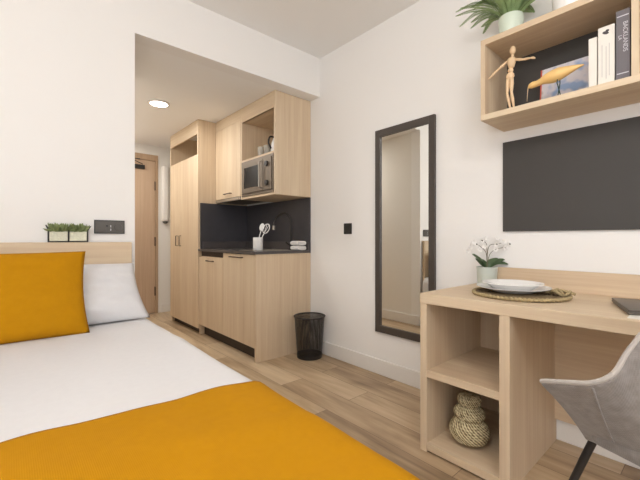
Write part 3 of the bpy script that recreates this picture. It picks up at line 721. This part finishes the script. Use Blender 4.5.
# knotted rope bow at mat edge
c = B(); q = (1.79, .475, DT+.022)
pts = [(q[0]+.028*math.cos(a), q[1]+.036*math.sin(a), q[2]+.008*math.sin(3*a)+.004) for a in [2*PI*k/36 for k in range(36)]]
tube(c, pts, .006, 8, closed=True); tube(c, [(q[0]-.02, q[1]+.05, q[2]+.004), (q[0], q[1], q[2]+.014), (q[0]+.02, q[1]-.05, q[2])], .006, 8, 5); tube(c, [(q[0]-.03, q[1]-.02, q[2]), (q[0]+.005, q[1]+.01, q[2]+.016), (q[0]+.03, q[1]+.03, q[2])], .006, 8, 5)
solo('napkin_ring', c, 'rope', 'small knotted rope napkin ring on the edge of the placemat', 'napkin ring', smooth=True)
# plates
cx, cy2 = 1.755, .655
solo('dinner_plate', lathe(B(), [(.001, 0), (.085, 0), (.09, .004), (.152, .021), (.154, .0245), (.150, .0245), (.09, .0075), (.001, .006)], 56, (cx, cy2, DT+.0155)), 'ceramic', 'wide white dinner plate lying on the placemat', 'plate', smooth=True)
solo('soup_plate', lathe(B(), [(.001, 0), (.07, 0), (.08, .004), (.112, .026), (.127, .031), (.128, .034), (.110, .033), (.075, .009), (.001, .007)], 56, (cx+.002, cy2+.003, DT+.0235)), 'ceramic', 'smaller white soup plate stacked on the dinner plate', 'plate', smooth=True)
# orchid
ox, oy = 2.0-.005, .878
t = thing('potted_orchid', 'white-flowered plant in a mint grey pot behind the plates', 'potted plant', (ox, oy, DT))
obj('pot', lathe(B(), [(.001, .0005), (.044, .0005), (.048, .004), (.054, .104), (.050, .104), (.049, .092), (.001, .092)], 36, (ox, oy, DT)), 'mint', t, smooth=True)
obj('soil', lathe(B(), [(.001, .093), (.0485, .093), (.001, .099)], 24, (ox, oy, DT)), 'soil', t)
def leafstrip(bm, pts, wmax, up=Vector((0, 0, 1)), fold=.25):
    pts = catmull(pts, 5); n = len(pts); L = []
    for i, p in enumerate(pts):
        d_ = (pts[min(i+1, n-1)]-pts[max(i-1, 0)]).normalized(); s = d_.cross(up)
        if s.length < .05: s = Vector((1, 0, 0))
        s.normalize(); u_ = s.cross(d_); q = i/(n-1); w_ = wmax*(math.sin(PI*min(1, .08+q*.92))**.6)
        L.append([bm.verts.new(p - s*w_ + u_*w_*fold), bm.verts.new(p), bm.verts.new(p + s*w_ + u_*w_*fold)])
    for a, b_ in zip(L, L[1:]):
        for k in (0, 1): bm.faces.new((a[k], a[k+1], b_[k+1], b_[k]))
zt = DT+.10; random.seed(11)
V = Vector
rv = V((.753, -.658, 0)); fv = V((.658, .753, 0))      # along and across the desk's diagonal
O = V((ox, oy, zt))
for (a, b_, h1, h2) in ((-.045, -.088, .045, .075), (-.035, -.07, .02, .05), (.04, .095, .03, .045), (.05, .115, .025, .018), (.02, .06, .03, .05), (-.02, -.04, .03, .04)):
    c = B(); leafstrip(c, [O, O+rv*a+V((0, 0, h1)), O+rv*b_+V((0, 0, h2))-fv*.01], .017, up=V((0,0,1))-fv*.8); obj('leaf', c, 'leaf', t, smooth='all')
c = B(); stems = [([O, O+rv*.0+V((0, 0, .10)), O+rv*-.005+V((0, 0, .135)), O+rv*-.03+V((0, 0, .15))]),
        ([O, O+rv*-.005+V((0, 0, .08)), O+rv*-.035+V((0, 0, .115)), O+rv*-.06+V((0, 0, .13))]),
        ([O, O+rv*.008+V((0, 0, .11)), O+rv*.045+V((0, 0, .13)), O+rv*.09+V((0, 0, .135))]),
        ([O, O+rv*.02+V((0, 0, .08)), O+rv*.09+V((0, 0, .11)), O+rv*.19+V((0, 0, .10))])]
for s in stems: tube(c, s, .0017, 6, 6)
obj('stem', c, 'stem', t, smooth=True)
fl_pts = [(-.065, .165), (-.04, .19), (-.09, .15), (-.11, .12), (-.01, .20), (.02, .165), (.045, .18), (.07, .165), (.055, .14), (.03, .20), (-.03, .15), (.09, .15), (.12, .13), (.105, .17), (-.085, .18), (.14, .14), (.015, .13), (.08, .125), (-.055, .125)]
for k, (a, h_) in enumerate(fl_pts):
    ctr = O + rv*(a*(1.5 if a > 0 else 1.15)+.012) + V((0, 0, h_*.78)) + fv*random.uniform(-.03, .008); nrm = (-fv + V((random.uniform(-.5, .5), random.uniform(-.5, .5), random.uniform(-.2, .5)))).normalized()
    rot = nrm.to_track_quat('Z', 'Y').to_matrix(); c = B()
    for j in range(5):
        an = 2*PI*j/5+k; e1 = rot @ V((math.cos(an), math.sin(an), 0)); e2 = rot @ V((-math.sin(an), math.cos(an), 0)); r_ = .0165
        vs = [c.verts.new(ctr + e1*.002), c.verts.new(ctr+e1*r_*.6+e2*r_*.42+nrm*.003), c.verts.new(ctr+e1*r_+nrm*.005), c.verts.new(ctr+e1*r_*.6-e2*r_*.42+nrm*.003)]
        c.faces.new(vs)
    fo = obj('flower', c, 'petal', t)
    if k in (0, 1, 5, 7, 12, 11):
        c = B(); ell(c, ctr+nrm*.004, .004 if k != 12 else .006, .004, .004, seg=8); obj('flower_centre', c, 'flowercore', fo, smooth=True)
# laptop: closed, on a white folder
t = thing('laptop', 'closed dark grey laptop at the right end of the desk', 'laptop', (1.70, .265, DT+.0035), local=True)
t.rotation_euler = (0, 0, math.atan2(-.091, -.278)+PI)
obj('base', box(B(), -.146, .146, -.21, 0, .0, .010, .004, 3), 'laptop', t, smooth=True)
obj('lid', box(B(), -.146, .146, -.21, 0, .0105, .017, .003, 3), 'laptop', t, smooth=True)
o = solo('paper_pad', box(B(), 1.51, 1.77, -.0, .215, DT+.0002, DT+.003), 'paper', 'thin white paper pad under the corner of the laptop', 'paper')

# ============================================================ WALL SHELF
XS = 1.793; SY1 = .821; SY0 = -.38; s0, s1 = 1.597, 2.0
t = thing('wall_shelf', 'open oak box shelf with a dark back, mounted above the charcoal board', 'shelf', ((XS+W)/2, .22, s0))
obj('bottom_board', box(B(), XS, W-.002, SY0, SY1, s0, s0+.028, .001, 1), oak['y'], t)
obj('top_board', box(B(), XS, W-.002, SY0, SY1, s1-.028, s1, .001, 1), oak['y'], t)
obj('side_panel', box(B(), XS, W-.002, SY1-.022, SY1-.0002, s0+.028, s1-.028), oak['z'], t)
obj('side_panel', box(B(), XS, W-.002, SY0+.0002, SY0+.022, s0+.028, s1-.028), oak['z'], t)
obj('divider', box(B(), XS, W-.002, .220, .243, s0+.028, s1-.028), oak['z'], t)
obj('back_panel', box(B(), W-.012, W-.0025, SY0+.022, SY1-.022, s0+.028, s1-.028), 'board', t)
zs = s0+.0285
# mannequin
mx_ = 1.845
t = thing('artist_mannequin', 'small jointed wooden mannequin standing with one arm stretched out', 'figurine', (mx_, .695, zs))
def mp(y, z, x=0): return V((mx_+x, y, z))
c = B(); ell(c, mp(.688, 1.918), .014, .0135, .021); obj('head', c, 'beech', t, smooth='all')
c = B(); tube(c, [mp(.689, 1.90), mp(.691, 1.884)], .0055, 10); obj('neck', c, 'beech', t, smooth=True)
c = B(); lathe(c, [(.001, 0), (.0125, .002), (.018, .02), (.021, .038), (.016, .049), (.001, .052)], 20, (mx_, .694, 1.834), mat=Matrix.Scale(.7, 4, (1, 0, 0))); obj('chest', c, 'beech', t, smooth='all')
c = B(); ell(c, mp(.698, 1.824), .010, .013, .013); obj('waist', c, 'beech', t, smooth='all')
c = B(); lathe(c, [(.001, 0), (.012, .002), (.0195, .014), (.018, .028), (.010, .036), (.001, .037)], 20, (mx_, .700, 1.778), mat=Matrix.Scale(.7, 4, (1, 0, 0))); obj('pelvis', c, 'beech', t, smooth='all')
def limb(name, pts, rs): c = B(); tube(c, pts, rs, 10, 4); obj(name, c, 'beech', t, smooth='all')
def joint(p, r=.0065): c = B(); ell(c, p, r, r, r, seg=10); obj('joint', c, 'beech', t, smooth='all')
shl, elb, hnd = mp(.716, 1.872), mp(.758, 1.845, -.004), mp(.800, 1.812, -.012)
limb('upper_arm', [shl, (shl+elb)/2, elb], [.006, .0068, .0045]); limb('forearm', [elb, (elb*.6+hnd*.4), hnd], [.0045, .0058, .0036]); joint(shl); joint(elb, .005)
limb('hand', [hnd, hnd+V((0, .009, -.006)), hnd+V((0, .017, -.011))], [.0035, .005, .002])
shr, elr, hnr = mp(.672, 1.868), mp(.640, 1.854, -.006), mp(.607, 1.846, -.012)
limb('upper_arm', [shr, (shr+elr)/2, elr], [.006, .0068, .0045]); limb('forearm', [elr, (elr*.6+hnr*.4), hnr], [.0045, .0058, .0036]); joint(shr); joint(elr, .005)
limb('hand', [hnr, hnr+V((-.002, -.012, -.004)), hnr+V((-.004, -.022, -.011))], [.0035, .006, .003])
for (hy, kp, fp, toe) in ((.709, mp(.712, 1.715, -.004), mp(.700, 1.642, 0), mp(.690, 1.633, -.022)), (.692, mp(.690, 1.713, -.01), mp(.684, 1.640, .004), mp(.676, 1.633, -.018))):
    hp = mp(hy, 1.783)
    limb('thigh', [hp, (hp*.6+kp*.4), kp], [.008, .0098, .0058]); limb('shin', [kp, (kp*.6+fp*.4), fp], [.0058, .0075, .0042]); joint(kp, .0066); joint(fp, .005)
    limb('foot', [fp+V((.004, 0, -.005)), (fp+toe)/2, toe], [.0055, .0065, .004])
# bird
t = thing('bird_figurine', 'yellow wooden shorebird figurine on thin dark wire legs', 'figurine', (1.85, .49, zs))
bx_ = 1.855
def bp(y, z, x=0): return V((bx_+x, y, z))
c = B(); tube(c, [bp(.622, 1.718), bp(.613, 1.722), bp(.602, 1.7255), bp(.585, 1.726), bp(.567, 1.730), bp(.545, 1.735), bp(.520, 1.737), bp(.495, 1.741), bp(.465, 1.744), bp(.438, 1.747), bp(.415, 1.748), bp(.405, 1.748)],
              [.004, .0125, .0145, .0135, .0150, .0235, .0290, .028, .020, .012, .0055, .002], 20, 4)
obj('body', c, 'birdbody', t, smooth='all')
for q in (.0, .011):
    c = B(); tube(c, [bp(.622-q*.3, 1.718, -.004+q), bp(.626-q, 1.69), bp(.628-q*1.2, 1.655)], [.0022, .0014, .0006], 6, 3); 
    if q == 0: obj('beak', c, 'beech', t, smooth=True)
    else: c.free()
for sx, fy in ((-.009, .012), (.009, -.010)):
    c = B(); tube(c, [bp(.498, 1.745, sx), bp(.499+fy*.3, 1.70, sx), bp(.498-fy, zs+.002, sx*1.2)], .0022, 6); tube(c, [bp(.498-fy, zs+.002, sx*1.2), bp(.498-fy+.012, zs+.002, sx*1.2-.01)], .0018, 6); obj('leg', c, 'wire', t, smooth=True)
# large book leaning on the back
t = thing('picture_book', 'large pale blue picture book with a red spine, behind the bird', 'book', (2.0, .50, zs), local=True)
t.rotation_euler = (0, R(6), 0)
obj('cover', box(B(), -.009, -.0065, -.118, .112, 0, .222, .0006, 1), 'cover', t)
obj('cover', box(B(), .0065, .009, -.118, .112, 0, .222, .0006, 1), 'cover', t)
obj('pages', box(B(), -.0062, .0062, -.115, .109, .003, .219), 'paper', t)
obj('spine', box(B(), -.0095, .0095, .1122, .1185, 0, .222, .0006, 1), 'red', t)
# standing books
def book(y0, y1, h, xd, x0, mat, label, deco=None):
    t = thing('book', label, 'book', (x0+xd/2, (y0+y1)/2, zs), group='books standing by the shelf divider')
    q = B(); box(q, x0, x0+.003, y0, y1, zs, zs+h, .0012, 2); box(q, x0+.003, x0+xd, y0, y0+.0018, zs, zs+h); box(q, x0+.003, x0+xd, y1-.0018, y1, zs, zs+h)
    obj('cover', q, mat, t)
    obj('pages', box(B(), x0+.004, x0+xd-.003, y0+.002, y1-.002, zs+.002, zs+h-.003), 'paper', t)
    return t
book(.352, .380, .203, .15, 1.81, 'paper', 'thin white book, leftmost of the three standing books')
t = book(.2955, .348, .232, .17, 1.808, 'paper', 'thick white book with a dark emblem high on its spine')
c = B(); ell(c, (1.8078, .3235, zs+.205), .0012, .011, .006, mat=Matrix.Rotation(R(25), 4, 'X'), seg=14); ell(c, (1.8078, .318, zs+.212), .0012, .006, .005, seg=12); obj('emblem', c, 'bookink', t, smooth=True)
for (yy, z0_, z1_) in ((.335, .03, .16), (.322, .02, .15), (.312, .03, .16)):
    obj('spine_line', box(B(), 1.8074, 1.808, yy-.0012, yy+.0012, zs+z0_, zs+z1_), plain('faint_grey_print', srgb(205, 200, 194), .8) if 'faint_grey_print' not in bpy.data.materials else bpy.data.materials['faint_grey_print'], t)
t = book(.2485, .291, .272, .18, 1.806, 'bookgrey', 'tall grey book with pale vertical lettering, next to the divider')
def text(body, size, y, z, ang_mat, parent, name='lettering', x=1.8055):
    cu_ = bpy.data.curves.new('lettering', 'FONT'); cu_.body = body; cu_.size = size; cu_.extrude = .0002
    cu_.align_x = 'CENTER'; cu_.align_y = 'CENTER'
    tmp = bpy.data.objects.new('tmp_text', cu_); COL.objects.link(tmp)
    bpy.context.view_layer.update()
    me = bpy.data.meshes.new_from_object(tmp.evaluated_get(bpy.context.evaluated_depsgraph_get()))
    bpy.data.objects.remove(tmp)
    me.transform(Matrix.Translation((x, y, z)) @ ang_mat)
    b2 = B(); b2.from_mesh(me); bpy.data.meshes.remove(me)
    return obj(name, b2, 'letter', parent)
# letters read down the spine; face normal -X
rotm = Matrix(((0, 0, -1, 0), (0, -1, 0, 0), (-1, 0, 0, 0), (0, 0, 0, 1)))
rotm = Matrix(((0, 0, -1, 0), (0, 1, 0, 0), (1, 0, 0, 0), (0, 0, 0, 1)))
rotm = Matrix.Rotation(R(180), 4, 'X') @ rotm
text('BACKLANDS', .0205, .2625, zs+.165, rotm, t)
text('LA', .016, .2785, zs+.165, rotm, t)
obj('spine_band', box(B(), 1.8055, 1.806, .252, .288, zs+.022, zs+.026), 'letter', t)
obj('spine_band', box(B(), 1.8055, 1.806, .252, .288, zs+.246, zs+.250), 'letter', t)
# fern in pot on top of the shelf
fx, fy_ = 1.93, .728
t = thing('potted_fern', 'arching green fern in a pale pot on top of the shelf', 'potted plant', (fx, fy_, s1))
obj('pot', lathe(B(), [(.001, .0005), (.045, .0005), (.049, .006), (.058, .118), (.056, .132), (.051, .132), (.050, .118), (.001, .118)], 36, (fx, fy_, s1)), 'potwhite', t, smooth=True)
obj('soil', lathe(B(), [(.001, .1185), (.0495, .1185), (.001, .123)], 24, (fx, fy_, s1)), 'soil', t)
random.seed(3)
def frond(ang, L, rise, droop):
    c = B(); r2 = B(); d0 = V((math.cos(ang), math.sin(ang), 0)); base = V((fx, fy_, s1+.12)) + d0*.015
    P_ = [base, base+d0*L*.3+V((0, 0, rise*.75)), base+d0*L*.65+V((0, 0, rise)), base+d0*L+V((0, 0, rise-droop))]
    pts = catmull(P_, 8); pts = [V((min(p.x, W-.012), p.y, p.z)) for p in pts]
    tube(r2, pts, .0011, 5)
    n = len(pts)
    for i in range(3, n):
        p = pts[i]; d_ = (pts[min(i+1, n-1)]-pts[i-1]).normalized(); s = d_.cross(V((0, 0, 1))).normalized(); q = i/(n-1)
        ll = .024*math.sin(PI*(.15+.82*q))**.8
        for sg in (-1, 1):
            for hf in (0, .5):
                pp = p - d_*hf*(pts[i]-pts[i-1]).length
                tip = pp + s*sg*ll + d_*ll*.45 + V((0, 0, -ll*.25)); tip.x = min(tip.x, W-.004)
                m_ = (pp+tip)/2; ww = d_*.003
                vs = [c.verts.new(x) for x in (pp, m_+ww, tip, m_-ww)]; c.faces.new(vs)
    fo = obj('frond', c, 'fern', t); obj('midrib', r2, 'fern2', fo)
for k in range(44):
    ang = 2*PI*k/44*1.0 + random.uniform(-.12, .12)
    towall = max(0, math.cos(ang))
    L = random.uniform(.16, .25)*(1-.45*towall); rise = random.uniform(.05, .13); frond(ang, L, rise, random.uniform(.0, .045))
for k in range(16):
    frond(random.uniform(0, 2*PI), random.uniform(.05, .11), random.uniform(.12, .20), .01)
# white pot next to fern
wx, wy = 1.925, .475
t = thing('white_vase', 'plain white pot on top of the shelf, right of the fern', 'pot', (wx, wy, s1))
obj('body', lathe(B(), [(.001, .0005), (.055, .0005), (.062, .01), (.068, .10), (.066, .17), (.062, .17), (.063, .10), (.056, .012), (.001, .012)], 40, (wx, wy, s1)), 'ceramic', t, smooth=True)
c = B(); ell(c, (wx-.064, wy-.012, s1+.082), .003, .014, .007, mat=Matrix.Rotation(R(-25), 4, 'X')); obj('leaf_motif', c, 'succ', t, smooth=True)

# ============================================================ CHAIR
t = thing('desk_chair', 'grey upholstered shell chair with black legs tucked at the desk', 'chair', (1.222, .037, 0), R(0), local=True)
t.rotation_euler = (0, 0, R(-30))
rim = [(0, -.235, .90), (.08, -.232, .898), (.145, -.205, .885), (.19, -.135, .862), (.215, -.06, .835), (.245, -.025, .765), (.272, -.012, .710), (.29, .02, .680), (.302, .07, .662), (.310, .12, .646), (.311, .14, .638)]
mid = [(0, -.215, .67), (.078, -.212, .67), (.135, -.18, .665), (.162, -.115, .65), (.174, -.055, .63), (.188, -.01, .60), (.196, .02, .58), (.204, .06, .565), (.211, .10, .557), (.217, .135, .553), (.219, .150, .550)]
bot = [(0, -.13, .455), (.05, -.13, .455), (.08, -.11, .455), (.095, -.075, .455), (.10, -.03, .455), (.103, .02, .455), (.105, .06, .455), (.108, .10, .455), (.118, .13, .455), (.128, .158, .455), (.134, .172, .455)]
def full(L): return catmull([V((-p[0], p[1], p[2])) for p in L[:0:-1]] + [V(p) for p in L], 5)
RR, MM, BB = full(rim), full(mid), full(bot)
nn = len(RR)-1; c = B()
def shell(a, v):
    i = min(nn, int(round(a*nn))); A, Bm, C_ = BB[i], MM[i], RR[i]
    Q = 2*Bm - .5*(A+C_)
    return A*(1-v)**2 + Q*2*v*(1-v) + C_*v*v
grid(c, nn, 16, shell); bmesh.ops.recalc_face_normals(c, faces=c.faces[:])
obj('shell', c, 'grey', t, smooth='all', mods=(('SOLIDIFY', dict(thickness=.016, offset=0)), ('SUBSURF', dict(levels=1, render_levels=1))))
c = B(); ends0 = [shell(0, v/10) for v in range(11)]; ends1 = [shell(1, v/10) for v in range(10, -1, -1)]
tube(c, [p+V((0, 0, .0)) for p in ends0] + RR[1:-1] + ends1, [.004]*11+[.0058]*(len(RR)-2)+[.004]*11, 8); obj('piping', c, 'piping', t, smooth='all')
for sg in (-1, 1):                     # stitched seam where arm meets back
    i = int(nn*(.5 + sg*.345)); pts = []
    for k in range(13):
        p = shell(i/nn, k/12*.97); du = shell((i+1)/nn, k/12*.97)-shell((i-1)/nn, k/12*.97); dv = shell(i/nn, k/12*.97+.03)-shell(i/nn, max(0, k/12*.97-.03)); nrm = du.cross(dv).normalized()
        if nrm.x*p.x < 0: nrm = -nrm
        pts.append(p+nrm*.0085)
    c = B(); tube(c, pts, .0028, 6); obj('seam', c, 'grey', t, smooth='all')
c = B()
def seat(a, v):
    return None
t2 = B(); box(t2, -.165, .165, -.12, .150, .462, .515, .024, 4)
for v in t2.verts:
    if v.co.z > .50: v.co.z += .012*(1-(v.co.x/.22)**2)*(1-((v.co.y-.02)/.22)**2)
    if v.co.y < 0: v.co.x *= 1 - .28*(-v.co.y/.13)
obj('seat', t2, 'grey', t, smooth=True)
obj('underframe', box(B(), -.085, .085, -.09, .17, .440, .460, .004), 'metalblack', t)
for sx in (-1, 1):
    for (yt, yb_) in ((-.09, -.235), (.170, .275)):
        c = B(); tube(c, [(sx*.126, yt-(.012 if yt > 0 else -.012), .464), (sx*.142, yt+(yb_-yt)*.06, .395), (sx*.235, yb_, .006)], [.010, .010, .007], 10); obj('leg', c, 'metalblack', t, smooth=True)
for o in list(bpy.data.objects):
    if '_local' in o: del o['_local']
